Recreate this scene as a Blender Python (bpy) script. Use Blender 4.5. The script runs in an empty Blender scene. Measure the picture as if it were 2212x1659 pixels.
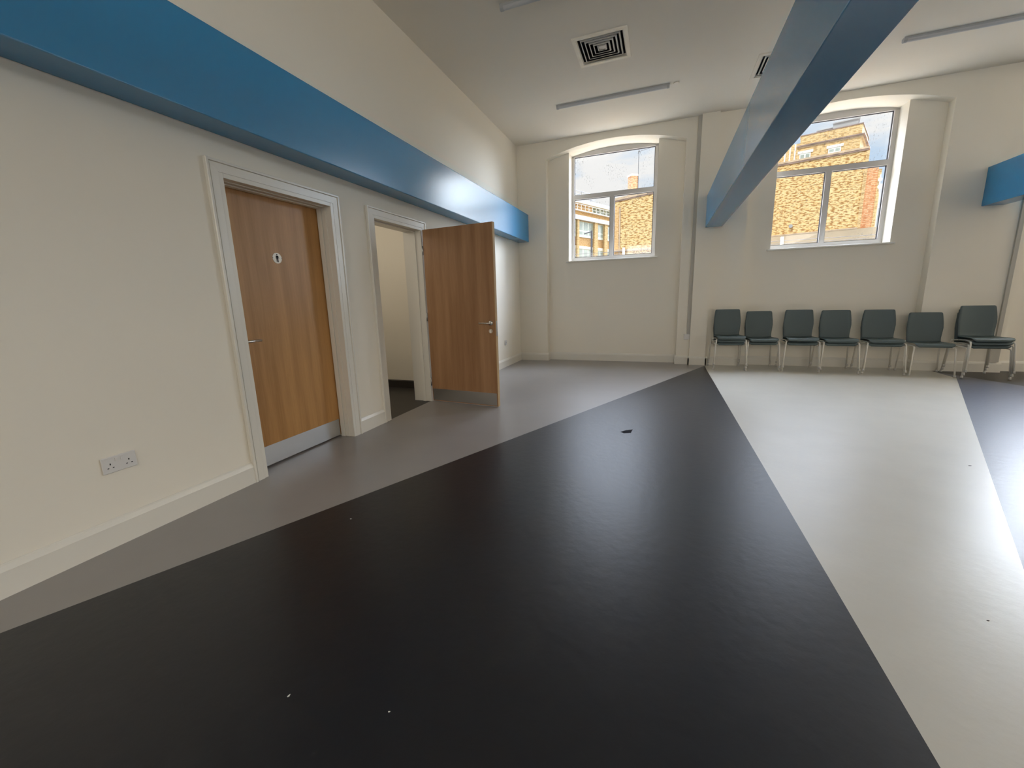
import bpy, math, random
from mathutils import Vector, Matrix

random.seed(7)
S = bpy.context.scene
COL = S.collection
PI = math.pi

# ------------------------------------------------------------------ camera
cam_d = bpy.data.cameras.new('camera')
cam = bpy.data.objects.new('camera', cam_d)
COL.objects.link(cam)
yaw, pitch, roll = -0.3598, -0.1919, -0.0283
F = Vector((math.sin(yaw) * math.cos(pitch), math.cos(yaw) * math.cos(pitch), math.sin(pitch)))
R0 = F.cross(Vector((0, 0, 1))).normalized()
U0 = R0.cross(F)
R = R0 * math.cos(roll) + U0 * math.sin(roll)
U = -R0 * math.sin(roll) + U0 * math.cos(roll)
M = Matrix((R, U, -F)).transposed().to_4x4()
M.translation = Vector((2.6617, 0.0, 1.2329))
cam.matrix_world = M
cam_d.sensor_fit = 'HORIZONTAL'
cam_d.sensor_width = 36.0
cam_d.lens = 869.94 / 2212 * 36.0
cam_d.shift_x = 3.34 / 2212
cam_d.shift_y = -14.36 / 2212
cam_d.clip_start = 0.05
cam_d.clip_end = 500
S.camera = cam

# ------------------------------------------------------------------ sizes of the hall (metres)
H = 4.036                      # ceiling
YP, YR, YF, YO = 7.787, 7.94, 8.2, 8.36    # pier face, bay recess, window frame, outer face of far wall
XR, YB = 17.2, -4.6            # right wall, back wall
BAYS = [1.74, 5.08, 8.42, 11.76, 15.10]      # centres of the arched bays; last two added to carry fill lamps
SILL = 1.91

# ------------------------------------------------------------------ colour management, world, sun, daylight and added fill lamps
S.view_settings.view_transform = 'Standard'
S.view_settings.look = 'None'
S.view_settings.exposure = 0.24
S.view_settings.gamma = 1.0
S.view_settings.use_curve_mapping = False
S.cycles.use_denoising = True
S.cycles.max_bounces = 10
S.cycles.diffuse_bounces = 6
S.cycles.transparent_max_bounces = 12
S.cycles.sample_clamp_indirect = 6.0
S.cycles.caustics_reflective = False
S.cycles.caustics_refractive = False

SKY_SIDE = 32.0        # extra sky brightness right of the view, added to light the room
SKY_HIGH = 17.5      # extra sky brightness above the view, added for room light and floor glare
BACK_W = 31.0  # base power of the added back fill lamps (W)
FRONT_K = 2.2        # scales the fill lamps in the unseen far-wall bays
SUN_E = 1.75
LOBBY_W = 8.0

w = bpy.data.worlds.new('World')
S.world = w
w.use_nodes = True
nt = w.node_tree
nt.nodes.clear()
def wn(t, **k):
    n = nt.nodes.new(t)
    for a, b in k.items():
        setattr(n, a, b)
    return n
wo = wn('ShaderNodeOutputWorld'); wb = wn('ShaderNodeBackground')
tc = wn('ShaderNodeTexCoord'); sep = wn('ShaderNodeSeparateXYZ')
nt.links.new(tc.outputs['Generated'], sep.inputs[0])
mp = wn('ShaderNodeMapping'); mp.inputs['Scale'].default_value = (3.0, 3.0, 9.0)
mp.inputs['Location'].default_value = (0.35, 0.0, 0.6)
nt.links.new(tc.outputs['Generated'], mp.inputs[0])
cl = wn('ShaderNodeTexNoise'); cl.inputs['Scale'].default_value = 1.6; cl.inputs['Detail'].default_value = 6; cl.inputs['Roughness'].default_value = .55
nt.links.new(mp.outputs[0], cl.inputs['Vector'])
cr = wn('ShaderNodeValToRGB')
cr.color_ramp.elements[0].position = .42; cr.color_ramp.elements[0].color = (.50, .64, .80, 1)
cr.color_ramp.elements[1].position = .62; cr.color_ramp.elements[1].color = (.82, .82, .81, 1)
nt.links.new(cl.outputs['Fac'], cr.inputs[0])
mr0 = wn('ShaderNodeMapRange')
mr0.inputs[1].default_value = .31; mr0.inputs[2].default_value = .60; mr0.inputs[3].default_value = 0; mr0.inputs[4].default_value = 1
nt.links.new(sep.outputs[2], mr0.inputs[0])
mr = wn('ShaderNodeMath', operation='POWER'); mr.inputs[1].default_value = 1.3
nt.links.new(mr0.outputs[0], mr.inputs[0])
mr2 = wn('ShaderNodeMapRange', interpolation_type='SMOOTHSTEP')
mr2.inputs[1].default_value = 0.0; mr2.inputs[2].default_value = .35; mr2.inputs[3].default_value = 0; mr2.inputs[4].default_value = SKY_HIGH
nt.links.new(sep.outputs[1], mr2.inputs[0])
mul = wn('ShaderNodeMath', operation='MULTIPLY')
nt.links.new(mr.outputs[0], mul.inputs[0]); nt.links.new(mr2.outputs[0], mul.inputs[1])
# brightness added to the unseen sky right of the window view
def wmath(op, a, b=None):
    n = wn('ShaderNodeMath', operation=op)
    for i, v in enumerate((a, b)):
        if v is None:
            continue
        if isinstance(v, (int, float)):
            n.inputs[i].default_value = v
        else:
            nt.links.new(v, n.inputs[i])
    return n.outputs[0]
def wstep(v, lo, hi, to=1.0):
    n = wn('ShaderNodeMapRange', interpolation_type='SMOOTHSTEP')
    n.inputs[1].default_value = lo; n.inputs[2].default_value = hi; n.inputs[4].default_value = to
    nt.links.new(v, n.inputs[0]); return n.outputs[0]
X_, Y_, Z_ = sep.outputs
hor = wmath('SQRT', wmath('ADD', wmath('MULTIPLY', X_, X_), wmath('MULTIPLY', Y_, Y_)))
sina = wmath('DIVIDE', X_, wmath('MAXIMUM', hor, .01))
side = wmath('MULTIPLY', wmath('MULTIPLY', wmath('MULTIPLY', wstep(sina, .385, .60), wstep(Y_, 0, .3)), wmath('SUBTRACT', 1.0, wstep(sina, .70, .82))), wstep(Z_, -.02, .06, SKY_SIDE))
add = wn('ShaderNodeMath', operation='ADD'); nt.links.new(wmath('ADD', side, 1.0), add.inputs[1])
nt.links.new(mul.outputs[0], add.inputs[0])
hm = wn('ShaderNodeMix', data_type='RGBA'); hm.inputs[7].default_value = (.77, .87, 1.04, 1)
mrh = wn('ShaderNodeMapRange'); mrh.inputs[1].default_value = .31; mrh.inputs[2].default_value = .42
nt.links.new(sep.outputs[2], mrh.inputs[0]); nt.links.new(mrh.outputs[0], hm.inputs[0]); nt.links.new(cr.outputs[0], hm.inputs[6])
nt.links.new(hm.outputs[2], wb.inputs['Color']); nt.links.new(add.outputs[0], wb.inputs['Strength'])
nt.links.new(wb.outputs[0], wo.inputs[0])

def light(name, typ, loc, rot=(0, 0, 0), energy=1, color=(1, 1, 1), size=None, portal=False, angle=None):
    d = bpy.data.lights.new(name, typ)
    d.energy = energy; d.color = color
    if size:
        d.shape = 'RECTANGLE'; d.size, d.size_y = size
    if angle is not None:
        d.angle = angle
    if portal:
        d.cycles.is_portal = True
    o = bpy.data.objects.new(name, d); COL.objects.link(o)
    o.location = loc; o.rotation_euler = rot
    return o
sun = light('sun', 'SUN', (0, -10, 30), energy=SUN_E, color=(1, .95, .86), angle=.01)
sun.rotation_euler = Vector((0.30, 0.80, -0.62)).to_track_quat('-Z', 'Y').to_euler()
for i, c in enumerate(BAYS[:2]):      # sky portals in the far windows
    light('sky_portal', 'AREA', (c - .015, YO + .02, 2.88), rot=(-PI / 2, 0, 0), size=(1.56, 1.95), portal=True)
for c, e in zip(BAYS[2:], (22, 265, 265)):    # fill lamps out of view; third bay inferred, last two added
    light('far_bay_fill', 'AREA', (c - .015, YO + .06, 2.88), rot=(-PI / 2, 0, 0), energy=e * FRONT_K, color=(1, .96, .90), size=(1.5, 1.9))
for x, k in ((1.9, 1.9), (5.2, 1.1), (8.5, .7), (11.8, .5)):   # fill lamps added in made-up openings of the unseen back wall
    light('back_wall_fill', 'AREA', (x, YB - .25, 2.6), rot=(PI / 2, 0, 0), energy=BACK_W * k, color=(1, .90, .76), size=(1.9, 2.0))

# ------------------------------------------------------------------ materials
def srgb(r, g, b):
    f = lambda c: (c / 255) / 12.92 if c / 255 <= .04045 else (((c / 255) + .055) / 1.055) ** 2.4
    return (f(r), f(g), f(b), 1)
MAT = {}
def mat(name, color, rough=.5, spec=.5, metal=0.0, bump=None, vary=None, coat=0.0, scale=(1, 1, 1), rvary=0.0, rscale=2.0, ior=1.5):
    """color noise (vary=(amount, scale)), roughness noise and fine bump (bump=(strength, scale, distance))"""
    m = bpy.data.materials.new(name); m.use_nodes = True
    t = m.node_tree; b = t.nodes['Principled BSDF']
    b.inputs['Base Color'].default_value = color
    b.inputs['Roughness'].default_value = rough
    b.inputs['Specular IOR Level'].default_value = spec
    b.inputs['Metallic'].default_value = metal
    b.inputs['IOR'].default_value = ior
    b.inputs['Coat Weight'].default_value = coat
    tcn = t.nodes.new('ShaderNodeTexCoord'); mpn = t.nodes.new('ShaderNodeMapping')
    mpn.inputs['Scale'].default_value = scale
    t.links.new(tcn.outputs['Object'], mpn.inputs[0])
    if vary:
        n = t.nodes.new('ShaderNodeTexNoise'); n.inputs['Scale'].default_value = vary[1]; n.inputs['Detail'].default_value = 5
        t.links.new(mpn.outputs[0], n.inputs['Vector'])
        r = t.nodes.new('ShaderNodeMapRange'); r.inputs[1].default_value = .3; r.inputs[2].default_value = .7
        r.inputs[3].default_value = 1 - vary[0]; r.inputs[4].default_value = 1 + vary[0]
        t.links.new(n.outputs['Fac'], r.inputs[0])
        x = t.nodes.new('ShaderNodeVectorMath'); x.operation = 'SCALE'; x.inputs[0].default_value = color[:3]
        t.links.new(r.outputs[0], x.inputs['Scale']); t.links.new(x.outputs[0], b.inputs['Base Color'])
    if rvary:
        n = t.nodes.new('ShaderNodeTexNoise'); n.inputs['Scale'].default_value = rscale; n.inputs['Detail'].default_value = 7; n.inputs['Roughness'].default_value = .6
        t.links.new(mpn.outputs[0], n.inputs['Vector'])
        r = t.nodes.new('ShaderNodeMapRange'); r.inputs[1].default_value = .3; r.inputs[2].default_value = .7
        r.inputs[3].default_value = rough - rvary; r.inputs[4].default_value = rough + rvary
        t.links.new(n.outputs['Fac'], r.inputs[0]); t.links.new(r.outputs[0], b.inputs['Roughness'])
    if bump:
        n = t.nodes.new('ShaderNodeTexNoise'); n.inputs['Scale'].default_value = bump[1]; n.inputs['Detail'].default_value = 4
        t.links.new(mpn.outputs[0], n.inputs['Vector'])
        bn = t.nodes.new('ShaderNodeBump'); bn.inputs['Strength'].default_value = bump[0]; bn.inputs['Distance'].default_value = bump[2]
        t.links.new(n.outputs['Fac'], bn.inputs['Height']); t.links.new(bn.outputs[0], b.inputs['Normal'])
    MAT[name] = m
    return m
WALL = mat('wall_paint', (.83, .78, .68, 1), .62, .35, bump=(.05, 90, .001))
CEIL = mat('ceiling_paint', (.80, .75, .66, 1), .8, .2)
TRIM = mat('trim_gloss', (.74, .71, .64, 1), .3, .5)
UPVC = mat('window_plastic', (.52, .50, .48, 1), .35, .5)
BLUE = mat('blue_paint', srgb(22, 130, 184), .22, .9, ior=1.6)
FL_GREY = mat('vinyl_grey', srgb(146, 142, 139), .36, .6, vary=(.03, 3))
FL_DARK = mat('vinyl_charcoal', srgb(18, 19, 27), .365, .6, bump=(.22, 20, .005))
FL_LIGHT = mat('vinyl_light', srgb(200, 197, 188), .36, .7, vary=(.03, 3), bump=(.22, 20, .005))
FL_SLATE = mat('vinyl_slate', srgb(80, 85, 100), .37, .6, bump=(.25, 20, .005))
FL_BROWN = mat('vinyl_black', srgb(50, 47, 44), .45, .5, vary=(.05, 3))
STEEL = mat('brushed_steel', (.55, .55, .55, 1), .38, .5, metal=1.0, bump=(.1, 30, .001), scale=(1, .04, 3))
LEVER = mat('satin_lever', (.78, .76, .72, 1), .28, .5, metal=1.0)
WHITE = mat('white_plastic', (.70, .68, .66, 1), .4, .5)
SIGNW = mat('sign_white', (.93, .88, .78, 1), .4, .5)
GREYP = mat('grey_trunking', (.47, .45, .40, 1), .5, .4)
BATTEN = mat('batten_housing', (.42, .43, .44, 1), .45, .4)
DIFF = mat('batten_diffuser', (.52, .53, .54, 1), .4, .4)
BLACK = mat('black_hole', (.01, .01, .01, 1), .6, .2)
DUCT = mat('dark_duct', (.04, .04, .045, 1), .7, .2)
SHELL = mat('chair_shell', srgb(84, 96, 97), .5, .4)
CHROME = mat('chair_leg_metal', (.74, .70, .62, 1), .4, .5)
FOOT = mat('chair_foot', (.55, .53, .5, 1), .5, .4)
LOUV = mat('vent_louvre', (.62, .60, .56, 1), .45, .4)
TAPE = mat('vent_frame', (.86, .81, .70, 1), .5, .4, vary=(.06, 8))
PAPER = mat('paper', (.8, .8, .76, 1), .8, .2)
STAIN = mat('rubber_mark', (.02, .02, .025, 1), .9, .1)
EDGEWOOD = mat('lipping_wood', srgb(190, 160, 118), .5, .4)
DKSKIRT = mat('dark_coved_skirting', srgb(52, 48, 44), .5, .4)
# outdoors
STONE = mat('white_stone', (.86, .83, .74, 1), .8, .2)
ROOFG = mat('grey_roof', (.60, .62, .66, 1), .6, .3)
ROOFM = mat('grey_cladding', (.40, .42, .42, 1), .6, .3)
COPE = mat('coping_stone', (.62, .48, .33, 1), .8, .2, vary=(.2, 2))
COPED = mat('dark_moulding_brick', (.34, .25, .21, 1), .8, .2, vary=(.3, 2))  # dark brown tone for string courses, cornice and parapet coping
CONC = mat('concrete', (.60, .49, .34, 1), .9, .2, vary=(.15, .5))
PANEG = mat('distant_glass', (.44, .50, .44, 1), .2, .6, vary=(.25, .8))
DARKM = mat('dark_metal', (.10, .10, .11, 1), .5, .4)
WPOST = mat('white_paint_outdoor', (.85, .84, .78, 1), .6, .3)
WHITEW = mat('white_window_frame', (.83, .86, .80, 1), .5, .3)

def wood(name, dark, light, sc=(1.0, 7.0, .35)):
    m = bpy.data.materials.new(name); m.use_nodes = True
    t = m.node_tree; b = t.nodes['Principled BSDF']; b.inputs['Roughness'].default_value = .42
    b.inputs['Specular IOR Level'].default_value = .45
    tcn = t.nodes.new('ShaderNodeTexCoord'); mpn = t.nodes.new('ShaderNodeMapping'); mpn.inputs['Scale'].default_value = sc
    t.links.new(tcn.outputs['Object'], mpn.inputs[0])
    n1 = t.nodes.new('ShaderNodeTexNoise'); n1.inputs['Scale'].default_value = 1.6; n1.inputs['Detail'].default_value = 3
    n2 = t.nodes.new('ShaderNodeTexNoise'); n2.inputs['Scale'].default_value = 14; n2.inputs['Detail'].default_value = 6
    for n in (n1, n2):
        t.links.new(mpn.outputs[0], n.inputs['Vector'])
    mx = t.nodes.new('ShaderNodeMath'); mx.operation = 'MULTIPLY_ADD'; mx.inputs[1].default_value = .3
    t.links.new(n2.outputs['Fac'], mx.inputs[0]); t.links.new(n1.outputs['Fac'], mx.inputs[2])
    r = t.nodes.new('ShaderNodeValToRGB'); r.color_ramp.elements[0].position = .45; r.color_ramp.elements[1].position = .85
    r.color_ramp.elements[0].color = dark; r.color_ramp.elements[1].color = light
    t.links.new(mx.outputs[0], r.inputs[0]); t.links.new(r.outputs[0], b.inputs['Base Color'])
    return m
OAK = wood('oak_veneer', srgb(158, 112, 60), srgb(190, 142, 86))
OAK2 = wood('oak_veneer_open_leaf', srgb(148, 108, 74), srgb(174, 134, 98), sc=(7.0, 1.0, .35))

def brick(name, c1, c2, mortar, dark, amount=.5):
    m = bpy.data.materials.new(name); m.use_nodes = True
    t = m.node_tree; b = t.nodes['Principled BSDF']; b.inputs['Roughness'].default_value = .9
    b.inputs['Specular IOR Level'].default_value = .1
    tcn = t.nodes.new('ShaderNodeTexCoord'); sp = t.nodes.new('ShaderNodeSeparateXYZ'); cb = t.nodes.new('ShaderNodeCombineXYZ')
    t.links.new(tcn.outputs['Object'], sp.inputs[0])
    ad = t.nodes.new('ShaderNodeMath'); ad.operation = 'ADD'
    t.links.new(sp.outputs[0], ad.inputs[0]); t.links.new(sp.outputs[1], ad.inputs[1])
    t.links.new(ad.outputs[0], cb.inputs[0]); t.links.new(sp.outputs[2], cb.inputs[1])
    bt = t.nodes.new('ShaderNodeTexBrick'); bt.inputs['Scale'].default_value = 1.0
    bt.inputs['Brick Width'].default_value = .45; bt.inputs['Row Height'].default_value = .15; bt.inputs['Mortar Size'].default_value = .018
    bt.inputs['Color1'].default_value = c1; bt.inputs['Color2'].default_value = c2; bt.inputs['Mortar'].default_value = mortar
    t.links.new(cb.outputs[0], bt.inputs['Vector'])
    mpn = t.nodes.new('ShaderNodeMapping'); mpn.inputs['Scale'].default_value = (3.2, 8.5, 1)
    t.links.new(cb.outputs[0], mpn.inputs[0])
    n = t.nodes.new('ShaderNodeTexNoise'); n.inputs['Scale'].default_value = 1.0; n.inputs['Detail'].default_value = 3
    t.links.new(mpn.outputs[0], n.inputs['Vector'])
    r = t.nodes.new('ShaderNodeMapRange'); r.inputs[1].default_value = .49; r.inputs[2].default_value = .58; r.inputs[4].default_value = amount
    t.links.new(n.outputs['Fac'], r.inputs[0])
    mx = t.nodes.new('ShaderNodeMix'); mx.data_type = 'RGBA'
    t.links.new(r.outputs[0], mx.inputs[0]); t.links.new(bt.outputs[0], mx.inputs[6]); mx.inputs[7].default_value = dark
    t.links.new(mx.outputs[2], b.inputs['Base Color'])
    return m
BR_Y = brick('yellow_stock_brick', (.80, .55, .23, 1), (.88, .68, .34, 1), (.86, .70, .40, 1), (.40, .20, .06, 1), .95)
BR_Y2 = brick('yellow_stock_brick_upper', (.74, .52, .24, 1), (.78, .58, .29, 1), (.80, .64, .38, 1), (.42, .24, .09, 1), .7)
BR_R = brick('red_brick', (.74, .36, .17, 1), (.78, .44, .22, 1), (.84, .62, .40, 1), (.55, .20, .07, 1), .7)
BR_O = brick('orange_brick', (.74, .46, .20, 1), (.80, .52, .24, 1), (.80, .60, .34, 1), (.55, .30, .10, 1), .6)
BR_C = brick('chimney_brick', (.70, .36, .20, 1), (.78, .46, .28, 1), (.80, .62, .46, 1), (.42, .18, .08, 1), .7)

BR_O_S = brick('dimmed_orange_brick', (.42, .25, .10, 1), (.46, .29, .12, 1), (.46, .34, .18, 1), (.30, .15, .05, 1), .6)  # darkened copies for the terrace building, offsetting the boosted side sky
BR_Y2_S = brick('dimmed_yellow_brick', (.46, .32, .14, 1), (.50, .36, .17, 1), (.48, .38, .2, 1), (.28, .16, .06, 1), .6)
STONE_S = mat('dimmed_stone', (.58, .55, .48, 1), .8, .2)  # white stone darkened for the overlit terrace building
PANEG_S = mat('dimmed_glass', (.24, .28, .23, 1), .3, .4, vary=(.25, .8))  # distant glass darkened for the overlit terrace building
WHITEW_S = mat('dimmed_window_frame', (.50, .54, .46, 1), .6, .3)
ROOFG_S = mat('dimmed_roof', (.34, .36, .40, 1), .7, .2)  # grey roof darkened for the overlit terrace building
WPOST_S = mat('dimmed_railing_paint', (.56, .55, .50, 1), .7, .2)

def glass():
    m = bpy.data.materials.new('window_glass'); m.use_nodes = True
    t = m.node_tree; t.nodes.clear()
    o = t.nodes.new('ShaderNodeOutputMaterial'); tr = t.nodes.new('ShaderNodeBsdfTransparent')
    gl = t.nodes.new('ShaderNodeBsdfGlossy'); gl.inputs['Roughness'].default_value = .02
    df = t.nodes.new('ShaderNodeBsdfDiffuse'); df.inputs['Color'].default_value = (.4, .42, .44, 1)
    m1 = t.nodes.new('ShaderNodeMixShader'); m1.inputs[0].default_value = .05
    m2 = t.nodes.new('ShaderNodeMixShader')
    tcn = t.nodes.new('ShaderNodeTexCoord'); mpn = t.nodes.new('ShaderNodeMapping'); mpn.inputs['Scale'].default_value = (1, 1, .55)
    t.links.new(tcn.outputs['Object'], mpn.inputs[0])
    n = t.nodes.new('ShaderNodeTexNoise'); n.inputs['Scale'].default_value = 55; n.inputs['Detail'].default_value = 2
    n2 = t.nodes.new('ShaderNodeTexNoise'); n2.inputs['Scale'].default_value = 2.2
    t.links.new(mpn.outputs[0], n.inputs['Vector']); t.links.new(tcn.outputs['Object'], n2.inputs['Vector'])
    r = t.nodes.new('ShaderNodeMapRange'); r.inputs[1].default_value = .60; r.inputs[2].default_value = .68; r.inputs[4].default_value = .30
    r2 = t.nodes.new('ShaderNodeMapRange'); r2.inputs[1].default_value = .48; r2.inputs[2].default_value = .6
    t.links.new(n.outputs['Fac'], r.inputs[0]); t.links.new(n2.outputs['Fac'], r2.inputs[0])
    mm = t.nodes.new('ShaderNodeMath'); mm.operation = 'MULTIPLY'
    t.links.new(r.outputs[0], mm.inputs[0]); t.links.new(r2.outputs[0], mm.inputs[1])
    t.links.new(tr.outputs[0], m1.inputs[1]); t.links.new(gl.outputs[0], m1.inputs[2])
    t.links.new(mm.outputs[0], m2.inputs[0]); t.links.new(m1.outputs[0], m2.inputs[1]); t.links.new(df.outputs[0], m2.inputs[2])
    t.links.new(m2.outputs[0], o.inputs[0])
    return m
GLASS = glass()

# ------------------------------------------------------------------ mesh helpers
class MB:
    """collects faces of ONE mesh"""
    def __init__(self):
        self.v = []; self.f = []; self.m = []
    def face(self, pts, mi=0):
        n = len(self.v); self.v += [tuple(p) for p in pts]; self.f.append(tuple(range(n, n + len(pts)))); self.m.append(mi); return self
    def box(self, x0, x1, y0, y1, z0, z1, mi=0):
        n = len(self.v)
        self.v += [(x, y, z) for z in (z0, z1) for y in (y0, y1) for x in (x0, x1)]
        for q in ((0, 2, 3, 1), (4, 5, 7, 6), (0, 1, 5, 4), (2, 6, 7, 3), (0, 4, 6, 2), (1, 3, 7, 5)):
            self.f.append(tuple(n + i for i in q)); self.m.append(mi)
        return self
    def prism(self, prof, a, b, axis, mi=0):
        """profile of 2-D points extruded along axis from a to b"""
        def P(p, t):
            return {'x': (t, p[0], p[1]), 'y': (p[0], t, p[1]), 'z': (p[0], p[1], t)}[axis]
        n = len(self.v); k = len(prof)
        self.v += [P(p, a) for p in prof] + [P(p, b) for p in prof]
        for i in range(k):
            j = (i + 1) % k
            self.f.append((n + i, n + j, n + k + j, n + k + i)); self.m.append(mi)
        self.f.append(tuple(n + i for i in range(k))[::-1]); self.m.append(mi)
        self.f.append(tuple(n + k + i for i in range(k))); self.m.append(mi)
        return self
    def tube(self, pts, r, seg=10, mi=0, cap=True):
        pts = [Vector(p) for p in pts]; n0 = len(self.v)
        rs = r if isinstance(r, (list, tuple)) else [r] * len(pts)
        up = None
        for i, p in enumerate(pts):
            d = ((pts[min(i + 1, len(pts) - 1)] - p).normalized() + (p - pts[max(i - 1, 0)]).normalized()).normalized()
            if up is None:
                up = d.orthogonal().normalized()
            up = (up - d * up.dot(d)).normalized(); s = d.cross(up)
            for k in range(seg):
                a = 2 * PI * k / seg
                self.v.append(tuple(p + (up * math.cos(a) + s * math.sin(a)) * rs[i]))
        for i in range(len(pts) - 1):
            for k in range(seg):
                a = n0 + i * seg + k; b = n0 + i * seg + (k + 1) % seg
                self.f.append((a, b, b + seg, a + seg)); self.m.append(mi)
        if cap:
            self.f.append(tuple(n0 + k for k in range(seg))[::-1]); self.m.append(mi)
            self.f.append(tuple(n0 + (len(pts) - 1) * seg + k for k in range(seg))); self.m.append(mi)
        return self
    def disc(self, c, r, axis, t, seg=28, mi=0):
        """short cylinder centred at c with thickness t along axis"""
        d = {'x': Vector((1, 0, 0)), 'y': Vector((0, 1, 0)), 'z': Vector((0, 0, 1))}[axis] * (t / 2)
        c = Vector(c)
        return self.tube([c - d, c + d], r, seg, mi)
    def build(self, name, mats, parent=None, smooth=False, bevel=0.0, seg=2):
        me = bpy.data.meshes.new(name); me.from_pydata(self.v, [], self.f)
        mats = mats if isinstance(mats, (list, tuple)) else [mats]
        for m in mats:
            me.materials.append(m)
        for p, mi in zip(me.polygons, self.m):
            p.material_index = mi; p.use_smooth = smooth
        me.update()
        o = bpy.data.objects.new(name, me); COL.objects.link(o)
        if parent:
            o.parent = parent
        if bevel:
            b = o.modifiers.new('bevel', 'BEVEL'); b.width = bevel; b.segments = seg; b.limit_method = 'ANGLE'
        return o
def empty(name, loc=(0, 0, 0), rz=0.0, parent=None):
    o = bpy.data.objects.new(name, None); COL.objects.link(o); o.location = loc; o.rotation_euler = (0, 0, rz)
    o.empty_display_size = .1
    if parent:
        o.parent = parent
    return o
def tag(o, label=None, cat=None, group=None, kind=None):
    for k, v in (('label', label), ('category', cat), ('group', group), ('kind', kind)):
        if v:
            o[k] = v
    return o
def structure(o, label=None):
    return tag(o, label, kind='structure')

# ------------------------------------------------------------------ floor: five sheets of coloured vinyl meeting on slanted lines
def lin(p, q, y):
    return p[0] + (q[0] - p[0]) * (y - p[1]) / (q[1] - p[1])
La, Lb = (0.275, 0.569), (3.376, 7.60)     # grey / charcoal line
Rx = 3.393                                  # charcoal / light line
Sa, Sb = (6.49, 7.20), (4.203, 2.254)       # light / slate line
Ta, Tb = (6.50, 7.66), (7.20, 6.10)          # slate / black line
yend = YB
fl = MB()
TH_, D1_ = -.25, (1.942, 2.905)
top = 8.0
xl0 = lin(La, Lb, yend)
apex = (Rx, lin((La[1], La[0]), (Lb[1], Lb[0]), Rx))
ax0 = La[0] + (0 - La[0]) * 0
ycross = La[1] + (0 - La[0]) * (Lb[1] - La[1]) / (Lb[0] - La[0])   # where the grey/charcoal line meets x=-.02
x0 = -.02
yc0 = La[1] + (x0 - La[0]) * (Lb[1] - La[1]) / (Lb[0] - La[0])
ax_y = La[1] + (Rx - La[0]) * (Lb[1] - La[1]) / (Lb[0] - La[0])
fl.face([(x0, yc0, 0), (Rx, ax_y, 0), (Rx, top, 0), (x0, top, 0)], 0)
fl.face([(x0, yc0, 0), (x0, yend, 0), (Rx, yend, 0), (Rx, ax_y, 0)], 1)
xs_end = lin(Sa, Sb, yend)
# light sheet between x=Rx and the slanted slate line
ycr = Sb[1] + (Rx - Sb[0]) * (Sa[1] - Sb[1]) / (Sa[0] - Sb[0])
xsl = 6.49
fl.face([(Rx, max(ycr, yend), 0), (Sb[0], Sb[1], 0), (Sa[0], Sa[1], 0), (xsl, top, 0), (Rx, top, 0)], 2)
fl.face([(Rx, ycr, 0), (Rx, yend, 0), (XR, yend, 0), (XR, 3.2, 0), (Tb[0] + (Tb[0] - Ta[0]) / (Tb[1] - Ta[1]) * (3.2 - Tb[1]), 3.2, 0), (Ta[0], Ta[1], 0), (Sa[0], Sa[1], 0), (Sb[0], Sb[1], 0)], 3)
fl.face([(xsl, top, 0), (Sa[0], Sa[1], 0), (Ta[0], Ta[1], 0), (Tb[0] + (Tb[0] - Ta[0]) / (Tb[1] - Ta[1]) * (3.2 - Tb[1]), 3.2, 0), (XR, 3.2, 0), (XR, top, 0)], 4)
fl.face([(TH_, D1_[0], 0), (x0, D1_[0], 0), (x0, D1_[1], 0), (TH_, D1_[1], 0)], 0)
fo = structure(fl.build('floor', [FL_GREY, FL_DARK, FL_LIGHT, FL_SLATE, FL_BROWN]), 'vinyl floor in grey, charcoal, pale and slate sheets')

# ------------------------------------------------------------------ ceiling with openings for the two air vents
VENTS = [(1.597, 2.197, 5.026, 5.63), (3.636, 4.236, 6.21, 6.83)]
xs = sorted({-.02, XR} | {v for a in VENTS for v in (a[0] + .035, a[1] - .035)})
ys = sorted({YB, YR} | {v for a in VENTS for v in (a[2] + .035, a[3] - .035)})
cm = MB()
for i in range(len(xs) - 1):
    for j in range(len(ys) - 1):
        mx_, my_ = (xs[i] + xs[i + 1]) / 2, (ys[j] + ys[j + 1]) / 2
        if any(a[0] + .03 < mx_ < a[1] - .03 and a[2] + .03 < my_ < a[3] - .03 for a in VENTS):
            continue
        cm.face([(xs[i], ys[j], H), (xs[i], ys[j + 1], H), (xs[i + 1], ys[j + 1], H), (xs[i + 1], ys[j], H)])
structure(cm.build('ceiling', CEIL))
rf = MB().box(-2.4, XR + .3, YB - .4, YO, H + .35, H + .55)
structure(rf.build('roof_slab', CONC))

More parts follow.
